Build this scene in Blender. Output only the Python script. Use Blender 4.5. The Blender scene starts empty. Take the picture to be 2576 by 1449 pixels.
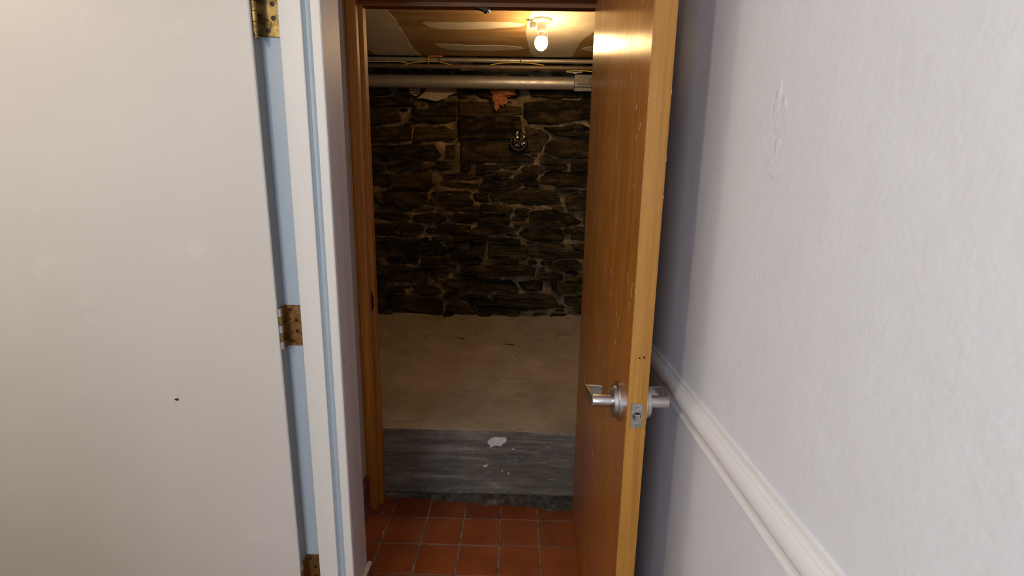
import bpy, bmesh, math, random
from mathutils import Vector, Matrix, noise

# ------------------------------------------------------------------ camera, light, exposure
scn = bpy.context.scene
COL = scn.collection
EYE = 1.42
PITCH, ROLL, YAW, FPX = 0.20852, 0.01602, -0.0137, 1244.5
A = Matrix(((math.cos(YAW), -math.sin(YAW), 0), (math.sin(YAW), math.cos(YAW), 0), (0, 0, 1)))
B = Matrix(((1, 0, 0), (0, -math.sin(PITCH), -math.cos(PITCH)), (0, math.cos(PITCH), -math.sin(PITCH))))
C = Matrix(((math.cos(ROLL), -math.sin(ROLL), 0), (math.sin(ROLL), math.cos(ROLL), 0), (0, 0, 1)))
M = C @ B @ A
cam_data = bpy.data.cameras.new('camera')
cam = bpy.data.objects.new('camera', cam_data)
COL.objects.link(cam)
rot = Matrix((M[0], -M[1], -M[2])).transposed()
cam.matrix_world = Matrix.Translation((0, 0, EYE)) @ rot.to_4x4()
cam_data.sensor_width = 36
cam_data.lens = FPX / 2576 * 36
cam_data.clip_start = 0.02
scn.camera = cam

world = bpy.data.worlds.new('world')
scn.world = world
world.use_nodes = True
world.node_tree.nodes['Background'].inputs[0].default_value = (0.58, 0.73, 1.0, 1)
world.node_tree.nodes['Background'].inputs[1].default_value = 0.24

def lamp(name, kind, loc, energy, color, size=.1, size_y=None, aim=None):
    d = bpy.data.lights.new(name, kind)
    d.energy = energy
    d.color = color
    if kind == 'AREA':
        d.shape = 'RECTANGLE'
        d.size = size
        d.size_y = size_y or size
    else:
        d.shadow_soft_size = size
    o = bpy.data.objects.new(name, d)
    COL.objects.link(o)
    o.location = loc
    if aim is not None:
        o.rotation_euler = (Vector(aim) - Vector(loc)).to_track_quat('-Z', 'Y').to_euler()
    return o
# warm ceiling lamp of the hall, behind and left of the camera
lamp('hall_lamp', 'POINT', (-1.05, -.65, 2.2), 34, (1.0, .82, .62), .06)
# added warm fill, unseen, brightening the upper left of the white door
lamp('added_door_fill', 'POINT', (-1.9, .62, 2.2), 8, (1.0, .74, .44), .08)
# daylight through the window at the end of the hall, behind the camera
lamp('hall_window_light', 'AREA', (-.95, -2.3, 1.6), 40, (.66, .80, 1.0), .7, 1.1, (0.3, 1.2, 1.2))

scn.view_settings.view_transform = 'Standard'
scn.view_settings.look = 'None'
scn.view_settings.exposure = 0.0
scn.view_settings.gamma = 1.0
scn.view_settings.use_curve_mapping = False

# ------------------------------------------------------------------ materials
def new_mat(name):
    m = bpy.data.materials.new(name)
    m.use_nodes = True
    nt = m.node_tree
    return m, nt, nt.nodes['Principled BSDF']

def N(nt, t, **k):
    n = nt.nodes.new(t)
    for a, v in k.items():
        setattr(n, a, v)
    return n

def coords(nt, scale=(1, 1, 1), obj_random=False, src='pos'):
    if src == 'pos':
        s = N(nt, 'ShaderNodeNewGeometry').outputs['Position']
    else:
        s = N(nt, 'ShaderNodeTexCoord').outputs['Object']
    mp = N(nt, 'ShaderNodeMapping')
    mp.inputs['Scale'].default_value = scale
    nt.links.new(s, mp.inputs['Vector'])
    if obj_random:
        oi = N(nt, 'ShaderNodeObjectInfo')
        mu = N(nt, 'ShaderNodeVectorMath', operation='SCALE')
        mu.inputs[0].default_value = (37, 51, 83)
        nt.links.new(oi.outputs['Random'], mu.inputs['Scale'])
        nt.links.new(mu.outputs[0], mp.inputs['Location'])
    return mp.outputs[0]

def noise_t(nt, vec, scale, detail=4, rough=.55, dist=0):
    n = N(nt, 'ShaderNodeTexNoise')
    n.inputs['Scale'].default_value = scale
    n.inputs['Detail'].default_value = detail
    n.inputs['Roughness'].default_value = rough
    n.inputs['Distortion'].default_value = dist
    nt.links.new(vec, n.inputs['Vector'])
    return n.outputs['Fac']

def ramp(nt, fac, stops):
    r = N(nt, 'ShaderNodeValToRGB')
    e = r.color_ramp.elements
    while len(e) < len(stops):
        e.new(.5)
    for el, (p, c) in zip(e, stops):
        el.position = p
        el.color = (*c, 1) if len(c) == 3 else c
    nt.links.new(fac, r.inputs[0])
    return r.outputs[0]

def mix(nt, fac, a, b, mode='MIX'):
    m = N(nt, 'ShaderNodeMix', data_type='RGBA', blend_type=mode)
    for sock, v in ((m.inputs[0], fac), (m.inputs[6], a), (m.inputs[7], b)):
        if isinstance(v, (int, float)):
            sock.default_value = v
        elif isinstance(v, tuple):
            sock.default_value = (*v, 1)
        else:
            nt.links.new(v, sock)
    return m.outputs[2]

def bump(nt, bs, h, strength=.3, dist=.002, prev=None):
    b = N(nt, 'ShaderNodeBump')
    b.inputs['Strength'].default_value = strength
    b.inputs['Distance'].default_value = dist
    nt.links.new(h, b.inputs['Height'])
    if prev is not None:
        nt.links.new(prev, b.inputs['Normal'])
    nt.links.new(b.outputs[0], bs.inputs['Normal'])
    return b.outputs[0]

def paint(name, col, rough=.5, var=.06, bscale=160, bstr=.25, smudge=None):
    m, nt, bs = new_mat(name)
    v = coords(nt)
    lo = tuple(c * (1 - var) for c in col)
    c = ramp(nt, noise_t(nt, v, 2.2, 5), [(.3, lo), (.7, col)])
    if smudge:
        f = ramp(nt, noise_t(nt, v, 5.5, 6, .7), [(.60, (0, 0, 0)), (.78, (.5, .5, .5))])
        c = mix(nt, f, c, smudge)
    nt.links.new(c, bs.inputs['Base Color'])
    bs.inputs['Roughness'].default_value = rough
    p = bump(nt, bs, noise_t(nt, v, bscale, 3), bstr, .0006)
    bump(nt, bs, noise_t(nt, v, bscale * .12, 3), bstr * .8, .003, p)
    return m

def wood(name, dark, mid, light, rough=.32, coat=.5, sz=(42, 42, 1.1), aniso=0., worn=None, bstr=.15):
    m, nt, bs = new_mat(name)
    v = coords(nt, sz)
    v2 = coords(nt, (1, 1, 1))
    g = noise_t(nt, v, 1.6, 6, .65, .4)
    c = ramp(nt, g, [(.25, dark), (.48, mid), (.75, light)])
    fine = noise_t(nt, coords(nt, (sz[0] * 9, sz[1] * 9, sz[2] * 4)), 1, 3, .6)
    c = mix(nt, ramp(nt, fine, [(.35, (.3,) * 3), (.62, (0, 0, 0))]), c, tuple(x * .55 for x in dark))
    if worn:
        f = ramp(nt, noise_t(nt, coords(nt, (3.2, 3.2, 1.5)), 1, 5, .6), [(.40, (0, 0, 0)), (.56, (.9,) * 3)])
        # wear from cleaning and kicks sits on the lower half of the wood
        s = N(nt, 'ShaderNodeSeparateXYZ')
        nt.links.new(N(nt, 'ShaderNodeNewGeometry').outputs['Position'], s.inputs[0])
        mr = N(nt, 'ShaderNodeMapRange')
        mr.inputs[1].default_value = 1.25
        mr.inputs[2].default_value = .5
        nt.links.new(s.outputs[2], mr.inputs[0])
        f = mix(nt, 1.0, f, mr.outputs[0], 'MULTIPLY')
        c = mix(nt, f, c, worn)
    streak = ramp(nt, noise_t(nt, coords(nt, (sz[0] * 2.2, sz[1] * 2.2, sz[2] * 2.5)), 1, 6, .75, .8), [(.52, (0, 0, 0)), (.66, (.55,) * 3)])
    c = mix(nt, streak, c, dark)
    fleck = ramp(nt, noise_t(nt, coords(nt, (sz[0] * 3.5, sz[1] * 3.5, sz[2] * 9)), 1, 4, .7), [(.66, (0, 0, 0)), (.74, (.35,) * 3)])
    c = mix(nt, fleck, c, tuple(min(1, x * 1.6 + .05) for x in light))
    # small dings and nail holes
    ding = ramp(nt, noise_t(nt, coords(nt, (60, 60, 38)), 1, 2, .5), [(.76, (0, 0, 0)), (.80, (.8,) * 3)])
    c = mix(nt, ding, c, tuple(x * .3 for x in dark))
    nt.links.new(c, bs.inputs['Base Color'])
    rr = ramp(nt, noise_t(nt, v2, 9, 5), [(.3, (rough * .85,) * 3), (.7, (rough * 1.25,) * 3)])
    nt.links.new(rr, bs.inputs['Roughness'])
    bs.inputs['Coat Weight'].default_value = coat
    bs.inputs['Coat Roughness'].default_value = .22
    if aniso:
        bs.inputs['Anisotropic'].default_value = aniso
        t = N(nt, 'ShaderNodeTangent', direction_type='RADIAL', axis='Z')
        nt.links.new(t.outputs[0], bs.inputs['Tangent'])
        bs.inputs['Anisotropic Rotation'].default_value = ANISO_ROT
    bump(nt, bs, fine, bstr, .001)
    return m
ANISO_ROT = 0.0

def metal(name, col, rough=.3, var=.3, scale=30, rust=None, metallic=1.0, rust_at=(.5, .62)):
    m, nt, bs = new_mat(name)
    v = coords(nt)
    n = noise_t(nt, v, scale, 5)
    c = ramp(nt, n, [(.3, tuple(x * (1 - var) for x in col)), (.7, col)])
    bs.inputs['Metallic'].default_value = metallic
    bs.inputs['Roughness'].default_value = rough
    if rust:
        f = ramp(nt, noise_t(nt, v, scale * 1.3, 6, .7), [(rust_at[0], (0, 0, 0)), (rust_at[1], (1, 1, 1))])
        c = mix(nt, f, c, rust)
        nt.links.new(ramp(nt, f, [(0, (rough,) * 3), (1, (.75,) * 3)]), bs.inputs['Roughness'])
        bump(nt, bs, f, .5, .0006)
    nt.links.new(c, bs.inputs['Base Color'])
    return m

MAT = {}
MAT['white_paint'] = paint('white_paint', (.64, .60, .54), .42, .03, 120, .12, None)
MAT['edge_shade_paint'] = paint('edge_shade_paint', (.20, .215, .225), .5, .1, 120, .15)  # dark tone puts the shade of the hinge gap into the colour
MAT['door_paint'] = paint('door_paint', (.55, .505, .45), .38, .05, 90, .14, (.66, .60, .52))
MAT['blue_grey_paint'] = paint('blue_grey_paint', (.37, .42, .45), .45, .04, 120, .15)
MAT['shaded_side_paint'] = paint('shaded_side_paint', (.50, .49, .52), .5, .05, 120, .15)  # white paint greyed so the side faces carry shade in their colour
MAT['wall_paint'] = paint('wall_paint', (.81, .825, .86), .55, .03, 95, 1.0)
MAT['rail_paint'] = paint('rail_paint', (.86, .85, .83), .4, .02, 200, .15)
MAT['ceiling_paint'] = paint('ceiling_paint', (.8, .79, .77), .7)
MAT['door_wood'] = wood('door_wood', (.22, .070, .005), (.40, .145, .011), (.54, .225, .030), .34, .3, aniso=.8, worn=(.33, .115, .045))
MAT['edge_wood'] = wood('edge_wood', (.31, .125, .011), (.42, .185, .020), (.50, .235, .038), .45, .15, sz=(24, 24, .9), bstr=.1)
MAT['frame_wood'] = wood('frame_wood', (.20, .062, .004), (.38, .135, .008), (.52, .22, .024), .35, .3, sz=(30, 30, .8))
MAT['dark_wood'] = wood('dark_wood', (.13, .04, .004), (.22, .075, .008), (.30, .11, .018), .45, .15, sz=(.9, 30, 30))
MAT['satin_metal'] = metal('satin_metal', (.56, .53, .50), .30, .12, 8)
MAT['worn_metal'] = metal('worn_metal', (.52, .51, .48), .42, .35, 60, (.18, .15, .12), rust_at=(.56, .75))
MAT['brass'] = metal('brass', (.34, .235, .09), .38, .5, 30, (.12, .065, .02), rust_at=(.46, .70))
MAT['rusty_brass'] = metal('rusty_brass', (.36, .20, .07), .5, .4, 60, (.22, .085, .02), rust_at=(.42, .62))
MAT['dark_steel'] = metal('dark_steel', (.05, .035, .025), .55, .3, 60, metallic=.7)
MAT['galvanized'] = metal('galvanized', (.50, .48, .43), .42, .2, 22, (.34, .32, .28), rust_at=(.52, .78), metallic=.65)
MAT['conduit_brown'] = metal('conduit_brown', (.20, .15, .11), .5, .3, 30, metallic=.4)
MAT['clamp_metal'] = metal('clamp_metal', (.20, .20, .17), .5, .2, 20, metallic=.5)
MAT['dark_foil'] = metal('dark_foil', (.22, .20, .17), .25, .4, 60)
MAT['foil'] = metal('foil', (.9, .86, .78), .3, .1, 40, metallic=.3)

def plain(name, col, rough=.7, **k):
    m, nt, bs = new_mat(name)
    v = coords(nt)
    c = ramp(nt, noise_t(nt, v, k.get('scale', 40), 4), [(.3, tuple(x * .75 for x in col)), (.7, col)])
    nt.links.new(c, bs.inputs['Base Color'])
    bs.inputs['Roughness'].default_value = rough
    if k.get('bump'):
        bump(nt, bs, noise_t(nt, v, k.get('scale', 40), 5), k['bump'], .004)
    return m
MAT['porcelain'] = plain('porcelain', (.50, .49, .46), .3)
MAT['yellow_cable'] = plain('yellow_cable', (.62, .50, .05), .45)
MAT['black_plastic'] = plain('black_plastic', (.02, .02, .02), .5)
MAT['red_tape'] = plain('red_tape', (.55, .10, .03), .6)
MAT['cord'] = plain('cord', (.8, .78, .7), .8)
MAT['foam'] = plain('foam', (.40, .135, .045), .9, scale=25, bump=.8)
MAT['plaster_scrap'] = plain('plaster_scrap', (.42, .34, .22), .9, scale=20, bump=.3)
MAT['compound'] = plain('compound', (.72, .66, .55), .85, scale=6, bump=.1)
MAT['chip_white'] = plain('chip_white', (.62, .59, .54), .8)
MAT['dark_hole'] = plain('dark_hole', (.012, .009, .008), .9)
MAT['straw'] = plain('straw', (.6, .48, .27), .8)
MAT['scratched_wood'] = plain('scratched_wood', (.62, .38, .16), .6)
MAT['scuff'] = plain('scuff', (.45, .42, .40), .6)
MAT['socket'] = plain('socket', (.75, .73, .68), .4)
MAT['caulk'] = plain('caulk', (.62, .58, .54), .8)

m, nt, bs = new_mat('bulb_glow')
bs.inputs['Base Color'].default_value = (1, .9, .7, 1)
bs.inputs['Emission Color'].default_value = (1.0, .62, .27, 1)
bs.inputs['Emission Strength'].default_value = 250
MAT['bulb_glow'] = m

# unpainted drywall: brown paper face with a paler smear of compound here and there
m, nt, bs = new_mat('drywall_paper')
v = coords(nt, (1, 1, 1))
c = ramp(nt, noise_t(nt, v, 3, 5), [(.3, (.30, .175, .065)), (.7, (.38, .235, .095))])
sm = ramp(nt, noise_t(nt, coords(nt, (1.3, 7, 1)), 1.4, 3, .4, .6), [(.50, (0, 0, 0)), (.56, (.45,) * 3)])
c = mix(nt, sm, c, (.47, .35, .20))
nt.links.new(c, bs.inputs['Base Color'])
bs.inputs['Roughness'].default_value = .8
MAT['drywall_paper'] = m

# clay tile
m, nt, bs = new_mat('clay_tile')
v = coords(nt, (1, 1, 1), True)
c = ramp(nt, noise_t(nt, v, 5, 5, .6), [(.3, (.17, .034, .005)), (.55, (.245, .052, .008)), (.8, (.32, .090, .026))])
dirt = ramp(nt, noise_t(nt, coords(nt, (1, 1, 1)), 9, 6, .7), [(.56, (0, 0, 0)), (.74, (.45,) * 3)])
c = mix(nt, dirt, c, (.10, .05, .03))
oi = N(nt, 'ShaderNodeObjectInfo')
c = mix(nt, ramp(nt, oi.outputs['Random'], [(0, (.25,) * 3), (1, (0, 0, 0))]), c, (.13, .035, .012))
nt.links.new(c, bs.inputs['Base Color'])
nt.links.new(ramp(nt, noise_t(nt, v, 14, 5), [(.3, (.38,) * 3), (.7, (.58,) * 3)]), bs.inputs['Roughness'])
bump(nt, bs, noise_t(nt, v, 25, 4), .25, .002)
MAT['clay_tile'] = m

m, nt, bs = new_mat('grout')
v = coords(nt)
c = ramp(nt, noise_t(nt, v, 22, 6, .7), [(.32, (.045, .035, .027)), (.5, (.20, .165, .13)), (.72, (.36, .32, .27))])
nt.links.new(c, bs.inputs['Base Color'])
bs.inputs['Roughness'].default_value = .9
bump(nt, bs, noise_t(nt, v, 120, 4), .5, .003)
MAT['grout'] = m

m, nt, bs = new_mat('base_tile')
v = coords(nt)
c = ramp(nt, noise_t(nt, v, 14, 5), [(.3, (.11, .035, .018)), (.7, (.20, .075, .045))])
nt.links.new(c, bs.inputs['Base Color'])
bs.inputs['Roughness'].default_value = .5
MAT['base_tile'] = m

# dusty crawl space floor
m, nt, bs = new_mat('dusty_concrete')
v = coords(nt)
c = ramp(nt, noise_t(nt, v, 3.2, 7, .62), [(.3, (.28, .225, .15)), (.55, (.38, .31, .215)), (.75, (.45, .37, .265))])
sp = ramp(nt, noise_t(nt, v, 24, 3, .5), [(.66, (0, 0, 0)), (.74, (.6,) * 3)])
c = mix(nt, sp, c, (.14, .10, .065))
sp2 = ramp(nt, noise_t(nt, coords(nt, (5, 13, 5)), 1.0, 5, .6, .8), [(.60, (0, 0, 0)), (.70, (.5,) * 3)])
c = mix(nt, sp2, c, (.16, .12, .08))
wh = ramp(nt, noise_t(nt, v, 55, 2, .5), [(.74, (0, 0, 0)), (.78, (.7,) * 3)])
c = mix(nt, wh, c, (.5, .42, .31))
nt.links.new(c, bs.inputs['Base Color'])
bs.inputs['Roughness'].default_value = .92
gr = noise_t(nt, v, 140, 3, .7)
c = mix(nt, ramp(nt, gr, [(.5, (0, 0, 0)), (.7, (.35,) * 3)]), c, (.15, .115, .075))
nt.links.new(c, bs.inputs['Base Color'])
p = bump(nt, bs, noise_t(nt, v, 30, 7, .75), .6, .008)
MAT['dusty_concrete'] = m

# grey trowelled concrete of the step, with horizontal trowel marks
m, nt, bs = new_mat('grey_concrete')
v = coords(nt, (3, 3, 26))
n1 = noise_t(nt, v, 1.2, 7, .65, .5)
c = ramp(nt, n1, [(.28, (.070, .055, .038)), (.5, (.135, .108, .078)), (.72, (.26, .215, .165))])
n2 = noise_t(nt, coords(nt), 11, 6, .7)
c = mix(nt, ramp(nt, n2, [(.48, (0, 0, 0)), (.66, (.7,) * 3)]), c, (.085, .08, .07))
n3 = noise_t(nt, coords(nt, (14, 14, 60)), 1, 4, .6)
c = mix(nt, ramp(nt, n3, [(.66, (0, 0, 0)), (.74, (.5,) * 3)]), c, (.42, .40, .36))
nt.links.new(c, bs.inputs['Base Color'])
bs.inputs['Roughness'].default_value = .85
n4 = noise_t(nt, coords(nt, (1, 1, 1)), 70, 5, .75)
c = mix(nt, ramp(nt, n4, [(.56, (0, 0, 0)), (.66, (.8,) * 3)]), c, (.05, .045, .038))
n5 = noise_t(nt, coords(nt, (16, 16, 90)), 1, 6, .8, .6)
c = mix(nt, ramp(nt, n5, [(.56, (0, 0, 0)), (.66, (.45,) * 3)]), c, (.34, .31, .27))
nt.links.new(c, bs.inputs['Base Color'])
p = bump(nt, bs, n1, .5, .006)
bump(nt, bs, n2, .5, .004, p)
MAT['grey_concrete'] = m

m, nt, bs = new_mat('grime')
v = coords(nt)
c = ramp(nt, noise_t(nt, v, 26, 6, .7), [(.35, (.02, .013, .008)), (.55, (.07, .052, .036)), (.75, (.17, .14, .105))])
nt.links.new(c, bs.inputs['Base Color'])
bs.inputs['Roughness'].default_value = .95
bump(nt, bs, noise_t(nt, v, 60, 5), .7, .006)
MAT['grime'] = m

# slate rubble
m, nt, bs = new_mat('slate')
bs.inputs['Specular IOR Level'].default_value = .15
v = coords(nt, (5, 5, 38), True)
lay = noise_t(nt, v, 1.0, 7, .7, .6)
oi = N(nt, 'ShaderNodeObjectInfo')
c1 = ramp(nt, oi.outputs['Random'], [(0, (.020, .015, .005)), (.35, (.060, .043, .014)), (.6, (.030, .024, .010)), (.8, (.10, .068, .024)), (1, (.034, .029, .014))])
c = mix(nt, ramp(nt, lay, [(.38, (.9,) * 3), (.56, (0, 0, 0))]), c1, (.008, .006, .003))
blot = noise_t(nt, coords(nt, (6, 6, 14), True), 1, 6, .7)
c = mix(nt, ramp(nt, blot, [(.48, (0, 0, 0)), (.68, (.75,) * 3)]), c, (.15, .098, .038))
nt.links.new(c, bs.inputs['Base Color'])
nt.links.new(ramp(nt, lay, [(.3, (.5,) * 3), (.7, (.85,) * 3)]), bs.inputs['Roughness'])
p = bump(nt, bs, lay, 1.0, .028)
bump(nt, bs, noise_t(nt, coords(nt, (30, 30, 70)), 1, 5, .7), .8, .008, p)
MAT['slate'] = m

m, nt, bs = new_mat('lime_mortar')
v = coords(nt)
c = ramp(nt, noise_t(nt, v, 7, 6, .65), [(.3, (.035, .025, .010)), (.47, (.13, .09, .038)), (.6, (.27, .19, .088)), (.74, (.55, .42, .24))])
nt.links.new(c, bs.inputs['Base Color'])
bs.inputs['Roughness'].default_value = .95
p = bump(nt, bs, noise_t(nt, v, 40, 6, .7), .9, .008)
MAT['lime_mortar'] = m

# ------------------------------------------------------------------ geometry helpers
ORIGIN = {}

class G:
    def __init__(self):
        self.v, self.f = [], []
    def add(self, vs, fs):
        k = len(self.v)
        self.v += [tuple(p) for p in vs]
        self.f += [tuple(i + k for i in f) for f in fs]
        return self
    def box(self, x0, x1, y0, y1, z0, z1):
        return self.add([(x0, y0, z0), (x1, y0, z0), (x1, y1, z0), (x0, y1, z0), (x0, y0, z1), (x1, y0, z1), (x1, y1, z1), (x0, y1, z1)],
                        [(0, 3, 2, 1), (4, 5, 6, 7), (0, 1, 5, 4), (1, 2, 6, 5), (2, 3, 7, 6), (3, 0, 4, 7)])
    def lathe(self, c, axis, prof, n=32):
        """prof = [(distance along axis, radius)], closed at both ends"""
        c = Vector(c)
        a = {'x': Vector((1, 0, 0)), 'y': Vector((0, 1, 0)), 'z': Vector((0, 0, 1))}[axis]
        u = {'x': Vector((0, 1, 0)), 'y': Vector((0, 0, 1)), 'z': Vector((1, 0, 0))}[axis]
        w = a.cross(u)
        vs, fs = [], []
        for h, r in prof:
            for i in range(n):
                t = 2 * math.pi * i / n
                vs.append(c + a * h + u * (math.cos(t) * r) + w * (math.sin(t) * r))
        for k in range(len(prof) - 1):
            for i in range(n):
                j = (i + 1) % n
                fs.append((k * n + i, k * n + j, (k + 1) * n + j, (k + 1) * n + i))
        fs.append(tuple(range(n - 1, -1, -1)))
        fs.append(tuple((len(prof) - 1) * n + i for i in range(n)))
        return self.add(vs, fs)
    def cyl(self, c, axis, r, l, n=24):
        return self.lathe(c, axis, [(0, r), (l, r)], n)
    def prism(self, poly, axis, a, b):
        """poly in the two other axes (order x,y,z without axis), extruded from a to b"""
        def P(p, t):
            return {'x': (t, p[0], p[1]), 'y': (p[0], t, p[1]), 'z': (p[0], p[1], t)}[axis]
        n = len(poly)
        return self.add([P(p, a) for p in poly] + [P(p, b) for p in poly],
                        [tuple(range(n))[::-1], tuple(range(n, 2 * n))] + [(i, (i + 1) % n, n + (i + 1) % n, n + i) for i in range(n)])
    def tube(self, path, r, n=8):
        path = [Vector(p) for p in path]
        vs, fs = [], []
        for i, p in enumerate(path):
            d = (path[min(i + 1, len(path) - 1)] - path[max(i - 1, 0)]).normalized()
            u = d.cross(Vector((0, 0, 1)))
            if u.length < .1:
                u = d.cross(Vector((1, 0, 0)))
            u.normalize()
            w = d.cross(u)
            for k in range(n):
                t = 2 * math.pi * k / n
                vs.append(p + u * (math.cos(t) * r) + w * (math.sin(t) * r))
        for i in range(len(path) - 1):
            for k in range(n):
                j = (k + 1) % n
                fs.append((i * n + k, i * n + j, (i + 1) * n + j, (i + 1) * n + k))
        fs.append(tuple(range(n - 1, -1, -1)))
        fs.append(tuple((len(path) - 1) * n + k for k in range(n)))
        return self.add(vs, fs)
    def grid(self, fn, nu, nv):
        return self.add([fn(i / nu, j / nv) for j in range(nv + 1) for i in range(nu + 1)],
                        [(j * (nu + 1) + i, j * (nu + 1) + i + 1, (j + 1) * (nu + 1) + i + 1, (j + 1) * (nu + 1) + i) for j in range(nv) for i in range(nu)])
    def blob(self, c, size, sub=2, amp=.2, freq=3., seed=0):
        b = bmesh.new()
        bmesh.ops.create_icosphere(b, subdivisions=sub, radius=1)
        vs = []
        for v in b.verts:
            k = 1 + amp * noise.noise(v.co * freq + Vector((seed * 7.3, seed, 0)))* 2
            vs.append((c[0] + v.co.x * size[0] * k, c[1] + v.co.y * size[1] * k, c[2] + v.co.z * size[2] * k))
        fs = [tuple(v.index for v in f.verts) for f in b.faces]
        b.free()
        return self.add(vs, fs)

def props(o, label=None, cat=None, group=None, kind=None):
    if label: o['label'] = label
    if cat: o['category'] = cat
    if group: o['group'] = group
    if kind: o['kind'] = kind
    return o

def thing(name, loc, label, cat, group=None, kind=None):
    o = bpy.data.objects.new(name, None)
    o.empty_display_size = .05
    COL.objects.link(o)
    o.location = loc
    ORIGIN[o] = Vector(loc)
    return props(o, label, cat, group, kind)

def mk(name, g, mat, parent=None, smooth=False, bevel=0, fix=True, origin=None, **kw):
    me = bpy.data.meshes.new(name)
    if parent is not None and origin is None:
        org = ORIGIN[parent]
    elif origin is not None:
        org = Vector(origin)
    else:
        xs, ys, zs = zip(*g.v)
        org = Vector(((min(xs) + max(xs)) / 2, (min(ys) + max(ys)) / 2, min(zs)))
    me.from_pydata([tuple(Vector(p) - org) for p in g.v], [], g.f)
    if fix:
        b = bmesh.new()
        b.from_mesh(me)
        bmesh.ops.recalc_face_normals(b, faces=b.faces)
        b.to_mesh(me)
        b.free()
    me.materials.append(MAT[mat] if isinstance(mat, str) else mat)
    o = bpy.data.objects.new(name, me)
    COL.objects.link(o)
    ORIGIN[o] = org
    if parent is not None:
        o.parent = parent
        o.location = org - ORIGIN[parent]
    else:
        o.location = org
    if smooth:
        me.polygons.foreach_set('use_smooth', [True] * len(me.polygons))
        try:
            me.set_sharp_from_angle(angle=math.radians(35))
        except Exception:
            pass
    if bevel:
        md = o.modifiers.new('bevel', 'BEVEL')
        md.width = bevel
        md.segments = 2
        md.limit_method = 'ANGLE'
        md.angle_limit = math.radians(40)
    return props(o, **kw)

def struct(name, g, mat, label, cat, **kw):
    return mk(name, g, mat, label=label, cat=cat, kind='structure', **kw)

MAT['dark_sill'] = plain('dark_sill', (.035, .022, .010), .9)

# ================================================================== large structure
FLOOR = struct('floor', G().box(-2.2, .42, -2.4, 2.03, -.08, -.003), 'grout', 'grey-brown grout bed under the square red clay floor tiles', 'floor', origin=(0, 0, 0))
P_ = .1587
def tile_g(x0, x1, y0, y1, zt=0.0):
    return G().box(x0, x1, y0, y1, -.012, zt)
full = None
rng = random.Random(3)
for j in range(-9, 4):
    ya = 1.5645 + .158 * (j - 1)
    yb = min(ya + .158, 2.032)
    if ya < .1: continue
    for i in range(-5, 3):
        xa = .100 + P_ * i
        xb = xa + P_
        lo = -.50 if (yb < 1.46 and ya > 1.2) else -.65
        x0, x1 = max(xa, lo), min(xb, .42)
        if x1 - x0 < .02 or yb - ya < .02: continue
        g = .0030
        dz = rng.uniform(-.0008, .0008)
        if x1 - x0 > P_ - 1e-4 and yb - ya > .1575:
            if full is None:
                full = mk('clay_tile', tile_g(x0 + g, x1 - g, ya + g, yb - g), 'clay_tile', FLOOR, bevel=.0018, origin=(x0, ya, 0))
                fx, fy = x0, ya
                continue
            o = full.copy()
            COL.objects.link(o)
            o.parent = FLOOR
            o.location = (x0, ya, dz)
        else:
            mk('clay_tile', tile_g(x0 + g, x1 - g, ya + g, yb - g), 'clay_tile', FLOOR, bevel=.0018, origin=(x0, ya, 0))

WALL_R = struct('wall_right', G().box(.42, .52, -2.4, 2.02, 0, 2.45), 'wall_paint', 'pale grey-white painted wall beside the wooden door', 'wall')
struct('wall_left', G().prism([(-.80, 1.285), (-.50, 1.285), (-.50, 1.45), (-.65, 1.45), (-.65, 1.93), (-.80, 1.93)], 'z', 0, 2.45), 'shaded_side_paint',
       'narrow painted wall between the white door casing and the wooden door frame', 'wall')
struct('wall_left', G().box(-2.3, -2.2, -2.4, 1.7, 0, 2.45).box(-2.3, -.80, 1.62, 1.72, 0, 2.45), 'wall_paint', 'painted walls of the room beyond the white door', 'wall')
struct('wall_left', G().box(-2.2, -.95, -.62, -.50, 0, 1.25), 'wall_paint', 'added unseen half-height wall that shades the lower white door', 'wall')  # added out of view to block window light low on the door
struct('ceiling', G().box(-2.2, .52, -2.4, 2.02, 2.45, 2.5), 'ceiling_paint', 'white painted hall ceiling', 'ceiling')
bg = G().box(-.80, .52, 1.93, 2.02, 2.115, 2.45).box(.345, .42, 1.93, 2.02, 0, 2.115).box(-.80, -.662, 1.93, 2.02, 0, 2.115)
WALL_B = struct('wall_back', bg, 'shaded_side_paint', 'painted wall above and beside the wooden door frame', 'wall')

mk('mortar_lump', G().blob((-0.539, 1.781, .000), (.0028, .010, .0022), 2, .4, 2, 1), 'caulk', FLOOR)
mk('mortar_lump', G().blob((-.575, 1.905, .001), (.007, .012, .003), 2, .5, 3, 6), 'grout', FLOOR)
# baseboards of dark red tile
BL = thing('baseboard_left', (-.64, 1.7, 0), 'short run of dark red-brown base tile beside the wooden door frame', 'baseboard', kind='structure')
for y0, y1 in ((1.452, 1.60), (1.606, 1.758), (1.764, 1.922)):
    mk('base_tile', G().prism([(-.65, 0), (-.628, 0), (-.630, .012), (-.634, .03), (-.634, .155), (-.640, .166), (-.65, .166)], 'y', y0, y1), 'base_tile', BL)
BP = thing('baseboard_left', (-.49, 1.4, 0), 'red-brown base tile at the foot of the white casing corner', 'baseboard', kind='structure')
mk('base_tile', G().prism([(-.50, 0), (-.478, 0), (-.481, .012), (-.487, .03), (-.487, .122), (-.493, .135), (-.50, .135)], 'y', 1.345, 1.462), 'base_tile', BP)
mk('caulk_line', G().prism([(-.50, .132), (-.488, .132), (-.487, .138), (-.50, .141)], 'y', 1.345, 1.464), 'caulk', BP)

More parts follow.
